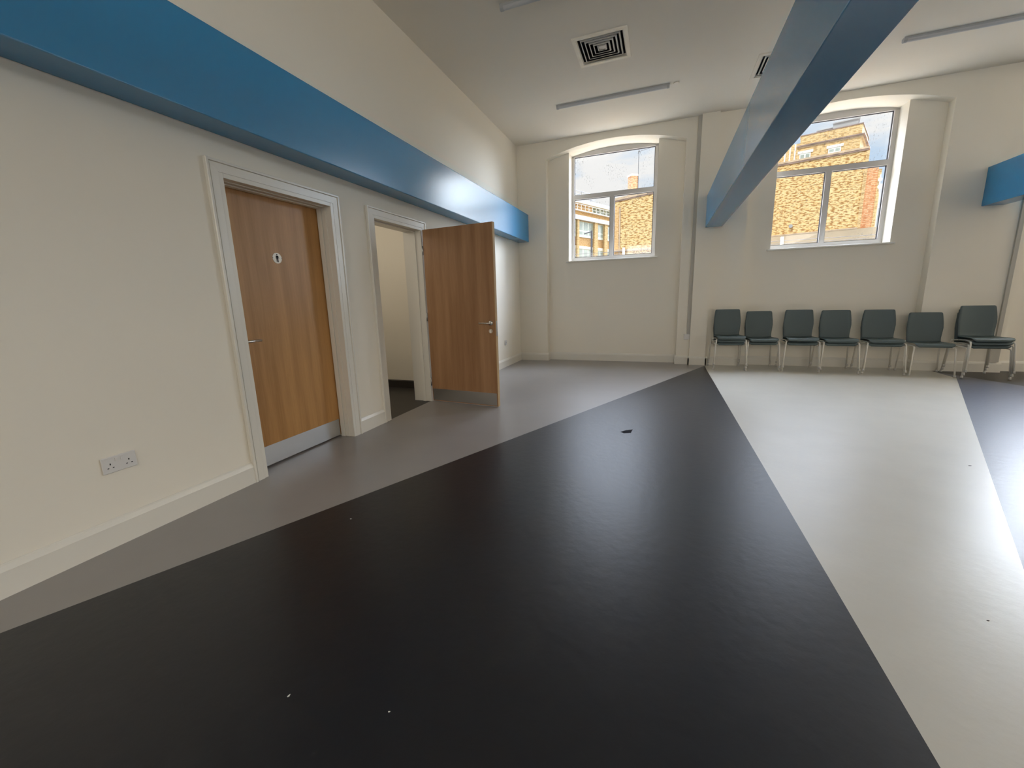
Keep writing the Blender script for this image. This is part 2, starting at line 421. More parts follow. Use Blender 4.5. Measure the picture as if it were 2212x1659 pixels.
# ------------------------------------------------------------------ far wall with arched bays
HW, ZS, RISE = 1.19, 3.735, .187
RAD = (HW * HW + RISE * RISE) / (2 * RISE)
def arch(dx):
    return ZS + RISE - (RAD - math.sqrt(RAD * RAD - dx * dx))
WHALF = .777
fw = MB()
edges = [-.02]
for c in BAYS:
    edges += [c - HW, c + HW]
edges.append(XR)
for i in range(0, len(edges), 2):
    a, b = edges[i], edges[i + 1]
    fw.face([(a, YP, 0), (b, YP, 0), (b, YP, H), (a, YP, H)])
N = 26
for c in BAYS:
    xa = [c - HW + 2 * HW * k / N for k in range(N + 1)]
    for k in range(N):
        p, q = xa[k], xa[k + 1]
        zp, zq = arch(p - c), arch(q - c)
        fw.face([(p, YP, zp), (q, YP, zq), (q, YP, H), (p, YP, H)])
        fw.face([(p, YP, zp), (p, YR, zp), (q, YR, zq), (q, YP, zq)])
    for s in (-1, 1):
        x = c + s * HW
        fw.face([(x, YP, 0), (x, YR, 0), (x, YR, ZS), (x, YP, ZS)])
    # recess back, split around the window
    wl, wr = c - WHALF - .017, c + WHALF - .017
    def col(a, b, z0):
        n = 8
        for k in range(n):
            p, q = a + (b - a) * k / n, a + (b - a) * (k + 1) / n
            fw.face([(p, YR, z0), (q, YR, z0), (q, YR, arch(q - c)), (p, YR, arch(p - c))])
    col(c - HW, wl, 0); col(wr, c + HW, 0)
    fw.face([(wl, YR, 0), (wr, YR, 0), (wr, YR, SILL), (wl, YR, SILL)])
    # window reveal
    n = 16
    for k in range(n):
        p, q = wl + (wr - wl) * k / n, wl + (wr - wl) * (k + 1) / n
        fw.face([(p, YR, arch(p - c)), (q, YR, arch(q - c)), (q, YO, arch(q - c)), (p, YO, arch(p - c))])
    fw.face([(wl, YR, SILL), (wl, YO, SILL), (wl, YO, arch(wl - c)), (wl, YR, arch(wl - c))])
    fw.face([(wr, YR, SILL), (wr, YO, SILL), (wr, YO, arch(wr - c)), (wr, YR, arch(wr - c))])
    fw.face([(wl, YR, SILL), (wr, YR, SILL), (wr, YO, SILL), (wl, YO, SILL)])
structure(fw.build('wall_far', WALL))
structure(MB().box(3.145, 3.402, 7.722, YP, 0, H).build('trim_1', WALL), 'narrow white pilaster under the second blue beam')

# outer skin of the far wall
ow = MB()
sk = [-2.4] + [v for c in BAYS for v in (c - WHALF - .017, c + WHALF - .017)] + [XR + .3]
for i in range(0, len(sk), 2):
    ow.face([(sk[i], YO, -.3), (sk[i + 1], YO, -.3), (sk[i + 1], YO, H + .5), (sk[i], YO, H + .5)])
for c in BAYS:
    a, b = c - WHALF - .017, c + WHALF - .017
    ow.face([(a, YO, -.3), (b, YO, -.3), (b, YO, SILL), (a, YO, SILL)])
    for k in range(16):
        p, q = a + (b - a) * k / 16, a + (b - a) * (k + 1) / 16
        ow.face([(p, YO, arch(p - c)), (q, YO, arch(q - c)), (q, YO, H + .5), (p, YO, H + .5)])
structure(ow.build('wall_outer', BR_Y))

# windows
for i, c in enumerate(BAYS):
    wx = empty('window_%d' % (i + 1), (c - .017, YF, SILL))
    structure(wx, 'white framed window of three panes in an arched bay')
    hw = WHALF
    f = MB(); y0, y1 = 0.0, .07
    fz = 1.925                                        # underside of the frame head
    f.box(-hw, -hw + .048, y0, y1, 0, fz); f.box(hw - .06, hw, y0, y1, 0, fz)
    f.box(-hw + .048, hw - .06, y0, y1, 0, .085)
    f.box(-hw + .048, hw - .06, y0, y1, 1.162, 1.238)
    f.box(-.052, .022, y0, y1, .085, 1.162)
    n = 16
    for k in range(n):                                # head board up to the arch
        p, q = -hw + 2 * hw * k / n, -hw + 2 * hw * (k + 1) / n
        zp, zq = arch(p - .017) - SILL, arch(q - .017) - SILL
        b = fz - .01
        f.face([(p, y0, b), (q, y0, b), (q, y0, zq), (p, y0, zp)])
        f.face([(p, y1, b), (q, y1, b), (q, y1, zq), (p, y1, zp)])
        f.face([(p, y0, b), (q, y0, b), (q, y1, b), (p, y1, b)])
    f.build('window_frame', UPVC, wx)
    bd = MB()                                          # thin dark glazing gasket and pale bead round each pane
    panes = [(-hw + .048, hw - .06, 1.238, fz - .01), (-hw + .048, -.052, .085, 1.162), (.022, hw - .06, .085, 1.162)]
    for (a, b, z0, z1) in panes:
        t_ = .011
        bd.box(a, b, .030, .044, z0, z0 + t_); bd.box(a, b, .030, .044, z1 - t_, z1)
        bd.box(a, a + t_, .030, .044, z0, z1); bd.box(b - t_, b, .030, .044, z0, z1)
    bd.build('glazing_gasket', DARKM, wx)
    for (a, b, z0, z1) in panes:
        MB().box(a + .004, b - .004, .038, .044, z0 + .004, z1 - .004).build('glass_pane', GLASS, wx)
    sb = MB().box(-hw - .05, hw + .05, YP - YF + .115, YR - YF, -.022, .004)
    sb.box(-hw, hw, YR - YF, 0, -.022, .004)
    sb.build('window_sill', TRIM, wx, bevel=.004)

# ------------------------------------------------------------------ left wall with two door openings
D1, D2, DZ = (1.942, 2.905), (3.408, 4.287), 2.075
lw = MB()
X = -.02
def lface(y0, y1, z0, z1):
    lw.face([(X, y0, z0), (X, y1, z0), (X, y1, z1), (X, y0, z1)])
lface(YB, D1[0], 0, H); lface(D1[1], D2[0], 0, H); lface(D2[1], YP, 0, H)
lface(D1[0], D1[1], DZ, H); lface(D2[0], D2[1], DZ, H)
TH = -.25
for a, b in (D1, D2):
    lw.face([(X, a, 0), (TH, a, 0), (TH, a, DZ), (X, a, DZ)])
    lw.face([(X, b, 0), (TH, b, 0), (TH, b, DZ), (X, b, DZ)])
    lw.face([(X, a, DZ), (TH, a, DZ), (TH, b, DZ), (X, b, DZ)])
structure(lw.build('wall_left', WALL))

def architrave(y0, y1, parent):
    """moulded surround: flat band, groove, outer bead"""
    m = MB()
    prof = [(0, 0), (.0, .018), (.048, .020), (.050, .014), (.054, .014), (.057, .026), (.070, .026), (.073, .022), (.073, 0)]
    # prof: (distance from opening, projection)
    zt = DZ
    n = len(prof)
    loops = []
    for (d, x) in prof:
        loops.append([(X + x, y0 - d, 0), (X + x, y0 - d, zt + d), (X + x, y1 + d, zt + d), (X + x, y1 + d, 0)])
    for i in range(n - 1):
        for k in range(3):
            m.face([loops[i][k], loops[i][k + 1], loops[i + 1][k + 1], loops[i + 1][k]])
    return m.build('architrave', TRIM, parent)
def lining(y0, y1, parent, xa, stop):
    m = MB()
    t = .03
    m.box(xa, X + .016, y0, y0 + t, 0, DZ); m.box(xa, X + .016, y1 - t, y1, 0, DZ)
    m.box(xa, X + .016, y0 + t, y1 - t, DZ - t, DZ)
    if stop:
        for (s0, s1, d) in stop:
            m.box(s0, s1, y0 + t, y0 + t + d, 0, DZ - t); m.box(s0, s1, y1 - t - d, y1 - t, 0, DZ - t)
            m.box(s0, s1, y0 + t + d, y1 - t - d, DZ - t - d, DZ - t)
    return m.build('door_lining', TRIM, parent, bevel=.002)

def lever(parent, pos, nrm, along, name='door_handle'):
    """round rose + neck + lever; nrm = outward direction, along = lever direction"""
    p = Vector(pos); n = Vector(nrm); a = Vector(along)
    m = MB(); m.tube([p, p + n * .009], .026, 24)
    m.tube([p + n * .009, p + n * .038, p + n * .052 + a * .012, p + n * .055 + a * .03, p + n * .055 + a * .125], .0085, 12)
    return m.build(name, LEVER, parent, smooth=True)

# door 1: closed, wc sign
d1 = structure(empty('door_1', (0, (D1[0] + D1[1]) / 2, 0)), 'closed oak door with a round black and white sign')
def off(ob, base):
    ob.location = -base.location; return ob
for ob in (architrave(*D1, d1), lining(*D1, d1, TH, [(-.150, -.105, .012), (-.095, -.06, .006)])):
    off(ob, d1)
leafx = -.158
lf = MB().box(leafx - .045, leafx, D1[0] + .034, D1[1] - .034, .012, DZ - .034).build('door_leaf', OAK, d1); off(lf, d1)
kp = MB().box(leafx, leafx + .0015, D1[0] + .045, D1[1] - .045, .013, .168).build('kick_plate', STEEL, d1); off(kp, d1)
hd = lever(d1, (leafx, 2.022, .985), (1, 0, 0), (0, 1, 0)); off(hd, d1)
# sign
sx = leafx + .0005
sg = MB().disc((leafx + .0015, 2.42, 1.595), .040, 'x', .003).build('toilet_sign', SIGNW, d1); off(sg, d1)
tag(sg, 'round white toilet sign with a black standing figure')
fg = MB()
def fig(pts):
    fg.face([(leafx + .0034, 2.42 + a * 1.15, 1.595 + b * 1.15) for a, b in pts])
fig([(.0045 * math.cos(t * PI / 6), .0225 + .0045 * math.sin(t * PI / 6)) for t in range(12)])
fig([(-.009, .016), (.009, .016), (.0075, -.003), (-.0075, -.003)])
fig([(-.0092, .0155), (-.0065, .0155), (-.011, -.004), (-.0135, -.003)])
fig([(.0092, .0155), (.0065, .0155), (.011, -.004), (.0135, -.003)])
fig([(-.0075, -.003), (-.0005, -.003), (-.0022, -.026), (-.0075, -.026)])
fig([(.0005, -.003), (.0075, -.003), (.0075, -.026), (.0022, -.026)])
for a, b in ((-.034, .0), (.034, .0)):
    fig([(a - .004, b - .0012), (a + .004, b - .0012), (a + .004, b + .0012), (a - .004, b + .0012)])
pg = fg.build('figure_symbol', BLACK, sg)
structure(MB().box(TH - .01, TH, D1[0] - .2, D1[1] + .2, 0, 2.3).build('wall_behind_closed_door', WALL))

# door 2: open into the hall
d2 = structure(empty('door_2', (0, D2[1], 0)), 'oak door standing wide open into the hall')
for ob in (architrave(*D2, d2), lining(*D2, d2, TH, [(-.12, -.08, .012)])):
    off(ob, d2)
ang = math.atan2(4.19 - 4.268, .903)
lr = empty('door_leaf', (0.0, 4.268 - D2[1], 0), ang, d2)
leaf = MB().box(.012, .926, 0, .044, .010, 2.05).build('leaf_board', OAK2, lr)
edge = MB().box(.926, .932, 0, .044, .010, 2.05).build('edge_lipping', EDGEWOOD, lr)
MB().box(.02, .915, -.0015, 0, .02, .165).build('kick_plate', STEEL, lr)
lever(lr, (.872, 0, .975), (0, -1, 0), (-1, 0, 0))
lever(lr, (.872, .044, .975), (0, 1, 0), (-1, 0, 0))
kh = MB().disc((.868, -.002, .885), .024, 'y', .005); kh.box(.858, .866, -.02, -.004, .865, .897)
kh.build('thumb_turn', LEVER, lr)
MB().box(.932, .9335, .010, .034, .83, 1.0).build('latch_plate', STEEL, lr)
hg = MB()
for z in (.25, 1.05, 1.82):
    hg.tube([(.004, -.006, z - .05), (.004, -.006, z + .05)], .007, 10)
hg.build('hinge', STEEL, lr, smooth=True)

# lobby seen through door 2
lb = MB()
lx0, lx1, ly0, ly1, lz = -2.1, TH, 3.0, 4.93, 2.6
lb.face([(lx0, ly1, 0), (-.68, ly1, 0), (-.68, ly1, lz), (lx0, ly1, lz)])
lb.face([(-.68, ly1, 0), (-.60, ly1 - .05, 0), (-.60, ly1 - .05, lz), (-.68, ly1, lz)])
lb.face([(-.60, ly1 - .05, 0), (TH, ly1 - .05, 0), (TH, ly1 - .05, lz), (-.60, ly1 - .05, lz)])
lb.face([(TH, ly1, 0), (TH, D2[1], 0), (TH, D2[1], lz), (TH, ly1, lz)])
lb.face([(lx0, ly0, 0), (lx0, ly1, 0), (lx0, ly1, lz), (lx0, ly0, lz)])
lb.face([(lx0, ly0, 0), (lx1, ly0, 0), (lx1, ly0, lz), (lx0, ly0, lz)])
lb.face([(lx1, ly0, 0), (lx1, D2[0], 0), (lx1, D2[0], lz), (lx1, ly0, lz)])
lb.face([(lx1, D2[0], DZ), (lx1, D2[1], DZ), (lx1, D2[1], lz), (lx1, D2[0], lz)])
lb.face([(lx0, ly0, lz), (lx1, ly0, lz), (lx1, ly1, lz), (lx0, ly1, lz)])
structure(lb.build('wall_lobby', WALL))
structure(MB().face([(lx0, ly0, 0), (X, ly0, 0), (X, ly1, 0), (lx0, ly1, 0)]).build('floor_lobby', FL_BROWN))
structure(MB().box(lx0, TH, ly1 - .062, ly1, 0, .10).build('baseboard_lobby', DKSKIRT))
cl_ = tag(empty('ceiling_light', (-1.2, 3.6, lz)), 'small round ceiling light in the lobby', 'ceiling light')
MB().disc((0, 0, -.02), .12, 'z', .04).build('lamp_body', WHITE, cl_)
light('lobby_lamp', 'POINT', (-1.2, 3.6, lz - .3), energy=LOBBY_W, color=(1, .96, .9)).data.shadow_soft_size = .15

# ------------------------------------------------------------------ skirting
SK = [(0, 0), (.02, 0), (.02, .118), (.016, .128), (.010, .142), (.004, .150), (0, .150)]
def skirt_left(y0, y1):
    return MB().prism([(X + a, b) for a, b in SK], y0, y1, 'y')
o = skirt_left(YB, D1[0] - .073); 
for a, b in ((D1[1] + .073, D2[0] - .073), (D2[1] + .073, YP)):
    m2 = skirt_left(a, b)
    n = len(o.v); o.v += m2.v; o.f += [tuple(i + n for i in f) for f in m2.f]; o.m += m2.m
structure(o.build('baseboard_left', TRIM))
sk = MB()
def sx_run(x0, x1, y):
    sk.prism([(y - a, b) for a, b in SK], x0, x1, 'x')
def sy_run(y0, y1, x, s):
    sk.prism([(x + s * a, b) for a, b in SK], y0, y1, 'y')
t = .02
sx_run(X, BAYS[0] - HW + t, YP)
sx_run(BAYS[0] + HW - t, 3.145 - t, YP); sx_run(3.145 - t, 3.402 + t, 7.722); sx_run(3.402 + t, BAYS[1] - HW + t, YP)
sy_run(7.702, YP, 3.145, -1); sy_run(7.702, YP, 3.402, 1)
sx_run(BAYS[1] + HW - t, BAYS[2] - HW + t, YP); sx_run(BAYS[2] + HW - t, XR, YP)
for c in BAYS:
    sx_run(c - HW, c + HW, YR)
    sy_run(YP, YR, c - HW, 1); sy_run(YP, YR, c + HW, -1)
structure(sk.build('baseboard_far', TRIM))

# ------------------------------------------------------------------ right and back walls (out of the picture)
structure(MB().box(XR, XR + .2, YB, YO, 0, H).build('wall_right', WALL))
bw = MB()
bx = [X]
for x in (1.9, 5.2, 8.5, 11.8):  # openings added for the back fill lamps
    bx += [x - 1.0, x + 1.0]
bx.append(XR)
for i in range(0, len(bx), 2):
    bw.box(bx[i], bx[i + 1], YB - .2, YB, 0, H)
for i in range(1, len(bx) - 1, 2):
    bw.box(bx[i], bx[i + 1], YB - .2, YB, 0, 1.55); bw.box(bx[i], bx[i + 1], YB - .2, YB, 3.65, H)
structure(bw.build('wall_back', WALL))

# ------------------------------------------------------------------ blue boxed beams
def beam(x0, x1, y1, label, nm):
    b = MB().box(x0, x1, YB, y1, 2.3046, 2.8055).build(nm, BLUE, bevel=.006)
    return structure(b, label)
beam(X, .1935, YP, 'blue boxed beam running along the left wall above the doors', 'beam')
beam(3.280, 3.533, 7.722, 'blue boxed beam crossing overhead to the pilaster', 'beam')
beam(6.724, 6.975, YP, 'blue boxed beam at the right edge over the end chairs', 'beam')

# ------------------------------------------------------------------ ceiling vents
for i, (a, b, c, d) in enumerate(VENTS):
    cx, cy = (a + b) / 2, (c + d) / 2; hx, hy = (b - a) / 2, (d - c) / 2
    v = tag(empty('ceiling_vent', (cx, cy, H)), ('square ceiling air vent with a torn cream border in open ceiling', 'square ceiling air vent half hidden behind the crossing blue beam')[i], 'air vent', 'square ceiling vents')
    f = MB()
    L = [(hx, hy, 0), (hx - .002, hy - .002, -.012), (hx - .042, hy - .042, -.014), (hx - .05, hy - .05, .02)]
    def ring(m, p, q):
        A = [(-p[0], -p[1], p[2]), (p[0], -p[1], p[2]), (p[0], p[1], p[2]), (-p[0], p[1], p[2])]
        B = [(-q[0], -q[1], q[2]), (q[0], -q[1], q[2]), (q[0], q[1], q[2]), (-q[0], q[1], q[2])]
        for k in range(4):
            m.face([A[k], A[(k + 1) % 4], B[(k + 1) % 4], B[k]])
    for p, q in zip(L, L[1:]):
        ring(f, p, q)
    f.build('vent_frame', TAPE if i == 0 else CEIL, v)
    g = MB()
    for k in range(6):
        ex, ey = hx - .05 - .042 * k, hy - .05 - .042 * k
        s = 1 if k < 5 else 0
        dx = .034
        ring(g, (ex + .002, ey + .002, -.006), (ex - .004, ey - .004, -.006))
        ring(g, (ex + .002, ey + .002, -.006), (ex + .012, ey + .012, .005))
        ring(g, (ex - .003, ey - .003, -.006), (ex + .009, ey + .009, .005))
    g.face([(-.036, -.036, .0), (.036, -.036, .0), (.036, .036, .0), (-.036, .036, .0)])
    g.build('vent_louvres', LOUV, v)
    k = MB(); k.box(-hx + .035, hx - .035, -hy + .035, hy - .035, .0, .2)
    k.f = k.f[1:]; k.m = k.m[1:]
    k.build('duct_box', DUCT, v)

# ------------------------------------------------------------------ batten lights
def batten(x0, x1, y, label):
    t = tag(empty('batten_light', ((x0 + x1) / 2, y, H)), label, 'ceiling light', 'surface batten lights')
    hl = (x1 - x0) / 2
    MB().prism([(-.028, 0), (-.027, -.020), (.027, -.020), (.028, 0)], -hl, hl, 'x').build('housing', BATTEN, t)
    pr = [(-.026, -.020)] + [(-.026 * math.cos(k * PI / 10), -.020 - .026 * math.sin(k * PI / 10)) for k in range(1, 10)] + [(.026, -.020)]
    MB().prism(pr, -hl + .03, hl - .03, 'x').build('diffuser', DIFF, t)
    pr2 = [(-.030, 0)] + [(-.029 * math.cos(k * PI / 10), -.018 - .031 * math.sin(k * PI / 10)) for k in range(0, 11)] + [(.030, 0)]
    MB().prism(pr2, -hl - .002, -hl + .032, 'x').build('end_cap', BATTEN, t)
    MB().prism(pr2, hl - .032, hl + .002, 'x').build('end_cap', BATTEN, t)
    return t
batten(1.07, 2.635, 6.52, 'unlit batten light between the vent and the left window')
batten(5.13, 6.69, 6.53, 'unlit batten light right of the crossing beam, above the right window')
batten(1.07, 2.64, 4.25, 'unlit batten light cut by the top edge of the photo')
cs = tag(empty('ceiling_sensor', (2.72, 6.515, H)), 'tiny flat disc on the ceiling beside the batten light end', 'sensor')
MB().disc((0, 0, -.006), .035, 'z', .012).build('sensor_disc', CEIL, cs)

# ------------------------------------------------------------------ sockets
s1 = tag(empty('power_socket', (X, 1.163, .438)), 'white double three-pin power socket low on the left wall', 'socket')
MB().box(0, .010, -.074, .074, -.044, .044).build('face_plate', WHITE, s1, bevel=.004)
for cy in (-.040, .040):
    hl = MB()
    hl.box(.0095, .0106, cy - .0025, cy + .0025, .000, .009)
    for q in (-.011, .011):
        hl.box(.0095, .0106, cy + q - .0035, cy + q + .0035, -.018, -.014)
    hl.build('pin_slots', BLACK, s1)
for q in (-.012, .012):
    MB().box(.009, .0135, q - .006, q + .006, .014, .032).build('rocker_switch', WHITE, s1, bevel=.001)
s2 = tag(empty('wall_socket', (X, 6.93, .447)), 'small square socket plate on the left wall beyond the open door', 'socket')
MB().box(0, .010, -.043, .043, -.043, .043).build('face_plate', WHITE, s2, bevel=.003)
MB().box(.010, .012, -.012, .012, -.012, .012).build('socket_insert', GREYP, s2)

# cable trunking beside the pilaster and right of the third beam
tr = tag(empty('cable_trunking', (3.118, YP, 0)), 'slim vertical cable trunking beside the pilaster between the windows', 'cable trunking', 'vertical cable trunking')
MB().box(-.027, .027, -.028, 0, .54, H).build('duct', GREYP, tr)
MB().box(-.072, .022, -.04, 0, .445, .54).build('trunking_box', WHITE, tr, bevel=.003)
tr = tag(empty('cable_trunking', (7.155, YP, 0)), 'slim vertical cable trunking behind the chairs at the far right', 'cable trunking', 'vertical cable trunking')
MB().box(-.022, .022, -.028, 0, .15, H).build('duct', GREYP, tr)
MB().box(-.05, .05, -.035, 0, .15, .44).build('trunking_box', GREYP, tr, bevel=.003)  # wider grey foot where the strip broadens below the seats

# ------------------------------------------------------------------ chairs
def shell(rows, name, parent, thick=.007):
    """rows: list of (y, z, halfwidth, curve) ; surface swept across x"""
    m = MB(); n = 12
    vs = []
    for (y, z, hw, cv, ny, nz) in rows:
        r = []
        for k in range(n + 1):
            u = -1 + 2 * k / n
            c = cv * (u * u)
            r.append((hw * u, y + ny * c, z + nz * c))
        vs.append(r)
    base = len(m.v)
    for r in vs:
        m.v += r
    W = n + 1
    for i in range(len(rows) - 1):
        for k in range(n):
            a = base + i * W + k
            m.f.append((a, a + 1, a + 1 + W, a + W)); m.m.append(0)
    o = m.build(name, SHELL, parent, smooth=True)
    s = o.modifiers.new('solid', 'SOLIDIFY'); s.thickness = thick; s.offset = 0
    return o
def make_chair():
    root = empty('stacking_chair', (0, 0, 0))
    # seat: front lip -> bend.  each row: y, z, halfwidth, side curl, normal y, normal z
    seat = [(-.232, .408, .165, .0, 0, 1), (-.238, .425, .195, .0, 0, 1), (-.228, .441, .205, .003, 0, 1), (-.20, .449, .208, .006, 0, 1),
            (-.12, .446, .210, .012, 0, 1), (-.03, .437, .208, .018, 0, 1), (.06, .430, .202, .022, 0, 1), (.12, .430, .196, .024, -.3, .9),
            (.145, .442, .190, .024, -.7, .6)]
    back = [(.145, .442, .190, .024, -.7, .6), (.160, .470, .189, .026, -1, .2), (.168, .51, .190, .028, -1, .1), (.174, .58, .196, .03, -1, 0),
            (.181, .65, .202, .032, -1, 0), (.189, .72, .199, .032, -1, 0), (.199, .79, .192, .030, -1, 0), (.209, .848, .186, .028, -1, 0),
            (.212, .866, .181, .027, -1, 0), (.213, .874, .168, .024, -1, 0)]
    shell(seat, 'seat', root); shell(back, 'backrest', root)
    fr = MB()
    for s in (-1, 1):
        fr.tube([(s * .205, -.205, .400), (s * .195, -.10, .412), (s * .190, .05, .408), (s * .205, .185, .395)], .010, 8)
    fr.tube([(-.20, -.12, .408), (.20, -.12, .408)], .009, 8); fr.tube([(-.19, .08, .405), (.19, .08, .405)], .009, 8)
    fr.build('seat_frame', CHROME, root, smooth=True)
    for s in (-1, 1):
        lg = MB().tube([(s * .205, -.19, .400), (s * .212, -.21, .398), (s * .216, -.222, .380), (s * .236, -.255, .02)], .0098, 10).build('leg', CHROME, root, smooth=True)
        MB().tube([(s * .2365, -.2555, .032), (s * .238, -.257, 0)], [.014, .0155], 12).build('foot', FOOT, lg, smooth=True)
        lg = MB().tube([(s * .205, .17, .398), (s * .212, .192, .392), (s * .216, .198, .375), (s * .234, .222, .02)], .0098, 10).build('leg', CHROME, root, smooth=True)
        MB().tube([(s * .2345, .2225, .032), (s * .236, .223, 0)], [.014, .0155], 12).build('foot', FOOT, lg, smooth=True)
    return root
def copy_tree(o, parent=None):
    c = o.copy(); COL.objects.link(c); c.parent = parent
    for ch in o.children:
        copy_tree(ch, c)
    return c
proto = make_chair(); used = False
stacks = [  # x, y, count, step, turn, words
    (3.705, 7.505, 3, .045, .06, 'leftmost stack, beside the pilaster'),
    (4.185, 7.60, 2, .048, .04, 'second stack from the left'),
    (4.72, 7.58, 2, .062, -.05, 'third stack from the left, under the window'),
    (5.205, 7.57, 2, .048, -.05, 'fourth stack from the left, under the window'),
    (5.735, 7.55, 2, .048, -.06, 'fifth stack from the left'),
    (6.26, 7.49, 1, .0, -.08, ''),
    (6.785, 7.45, 3, .045, -.03, 'rightmost stack, by the dark floor corner')]
for (x, y, n, st, rz, wd) in stacks:
    for k in range(n):
        c = proto if not used else copy_tree(proto)
        used = True
        c.location = (x, y - .022 * k, st * k); c.rotation_euler = (0, 0, rz + (.006 * k))
        if n == 1:
            lab = 'single grey plastic chair standing unstacked between the stacks'
        else:
            pos = 'topmost' if k == n - 1 else ('bottom' if k == 0 else 'middle')
            lab = 'grey plastic chair, %s of the %s' % (pos, wd)
        tag(c, lab, 'chair', 'grey stacking chairs along the far wall')

# ------------------------------------------------------------------ bits on the floor
def scrap(x, y, s, m, label, name='paper_scrap', cat='paper scrap', a=0):
    pts = [(s * r * math.cos(t), s * r * math.sin(t) * .55) for r, t in ((1, .2), (.7, 1.3), (.9, 2.5), (.8, 3.6), (1, 4.7), (.6, 5.6))]
    o = MB().prism(pts, 0.0, .0015, 'z').build(name, m); o.location = (x, y, 0); o.rotation_euler = (0, 0, a)
    return tag(o, label, cat)
scrap(1.587, .75, .006, PAPER, 'tiny white paper scrap, left of the pair on the charcoal floor', a=1.4)
scrap(1.927, .813, .004, PAPER, 'tiny white crumb on the charcoal floor, right of the pair', a=.4)
scrap(1.01, 1.68, .007, PAPER, 'tiny pale scrap on the charcoal floor near the grey edge', a=.2)
scrap(4.726, 3.586, .010, STAIN, 'small black speck on the pale floor sheet', 'dirt_speck', 'speck')
scrap(3.855, 1.836, .005, STAIN, 'tiny dark speck on the pale floor at lower right', 'dirt_speck', 'speck')
scrap(2.407, 3.707, .085, STAIN, 'smeared dark scuff in the middle of the charcoal floor', 'scuff_mark', 'scuff', a=.9)

# ------------------------------------------------------------------ outdoors
ASPH = mat('asphalt', (.12, .12, .12, 1), .9, .2, vary=(.2, 1))
YARD = mat('bounce_paving', (.74, .70, .62, 1), .9, .2, vary=(.1, 1))  # tone made pale to bounce daylight indoors
structure(MB().face([(-80, 13.9, -.3), (110, 13.9, -.3), (110, 180, -.3), (-80, 180, -.3)]).build('ground_outside', ASPH))
structure(MB().face([(-6, YO, -.3), (20, YO, -.3), (20, 13.9, -.3), (-6, 13.9, -.3)]).build('ground_bounce_strip', YARD))  # unseen pale strip put in to bounce daylight up to the ceiling

# terrace parapet with white posts and wires
pw = structure(MB().box(-6, 20, 13.9, 14.15, -.3, 1.85).build('wall_terrace', BR_Y2), 'low brick terrace wall outside the windows')
rl = tag(empty('terrace_railing', (3.6, 14.0, 1.85)), 'white post and wire railing outside the windows', 'railing')
for px in (-2.9, 1.425, 5.80, 10.2):
    MB().box(px - 3.6 - .035, px - 3.6 + .035, -.035, .035, 0, .91).build('railing_post', WPOST, rl)
for z in (.80, .72):
    MB().tube([(-9.5, 0, z), (9.5, 0, z)], .007, 6).build('wire', DARKM, rl)

# gable building with chimney (seen through the left window)
GA = empty('gable_house', (-2.15, 44, -.3)); tag(GA, 'yellow brick gable wall with chimney outside the left window', 'house')
z0 = .3
L_ = 9.4
prof = [(0, 0), (L_, 0), (L_, 10.76 + z0 + .98), (0, 10.55 + z0)]
MB().prism([(a, b) for a, b in prof], 0, 9, 'y').build('brick_wall', BR_Y, GA)
cp = MB().prism([(-.15, 10.54 + z0), (L_ + .1, 11.62 + z0), (L_ + .1, 11.86 + z0), (-.15, 10.78 + z0)], -.16, 9.1, 'y'); cp.build('coping', COPE, GA)
MB().prism([(-.1, 10.44 + z0), (L_, 11.5 + z0), (L_, 11.62 + z0), (-.1, 10.54 + z0)], -.10, 0, 'y').build('dark_string_course', COPED, GA)
MB().box(.42, .55, -.12, 0, 0, 10.2).build('drain_pipe', COPE, GA)
MB().box(0, .38, -.05, 0, 0, 10.3).build('corner_strip', BR_O, GA)
MB().box(-.3, L_, -.35, 0, 5.7 + z0, 5.86 + z0).build('ledge', COPE, GA)
ch = MB(); ch.box(-.36, .36, -.36, .36, 0, 2.45); cho = ch.build('chimney', BR_C, GA)
cho.location = (1.42, 3.0, 10.95 + z0); cho.rotation_euler = (0, 0, PI / 4 - .15)
cc = MB().box(-.42, .42, -.42, .42, 2.45, 2.62).build('chimney_cap', STONE, cho)
an = tag(empty('tv_antenna', (-.19, 46.9, 11.2)), 'thin rooftop TV antenna on a mast beside the chimney', 'antenna')
MB().tube([(0, 0, 0), (0, 0, 4.6)], .035, 8).build('mast', DARKM, an)
bm = MB().tube([(-.12, 0, 4.50), (1.12, 0, 4.72)], .02, 6)
for k in range(9):
    x = .1 + k * .125
    bm.tube([(x, -.22, 4.54 + x * .18), (x, .22, 4.54 + x * .18)], .012, 5)
bm.tube([(-.05, 0, 4.75), (.3, 0, 4.1)], .02, 5); bm.tube([(-.10, 0, 4.3), (.05, 0, 4.85)], .02, 5)
bm.build('aerial', DARKM, an)

# corner building (seen through the right window)
def wall_frame(name, y0, s, label, cat):
    e = empty(name, (0, y0, -.3), math.atan(s)); return tag(e, label, cat)
CB = wall_frame('corner_building', 54, -.3, 'tall yellow brick building filling the right window', 'building')
Z = .3
MB().box(8.6, 20.3, 0, 10, 0, 13.74 + Z).build('brick_wall', BR_Y, CB)
def tower(o, z0, z1, name, m, x0=15.2):
    # storey plan with the splayed right-hand corner, grown outwards by o
    return MB().prism([(x0 - o, -o), (19.67 + o, -o), (20.40 + o, 5.3), (20.40 + o, 10), (x0 - o, 10)], z0 + Z, z1 + Z, 'z').build(name, m, CB)
tower(0, 13.74, 14.72, 'upper_storey', BR_Y2)
MB().box(8.6, 15.2, 0, 10, 13.74 + Z, 15.2 + Z).build('left_wing', BR_Y2, CB)
tower(.12, 14.72, 14.82, 'cornice_moulding', COPE)
tower(.26, 14.82, 14.93, 'cornice', COPED)
tower(.03, 14.93, 15.77, 'parapet', BR_Y2)
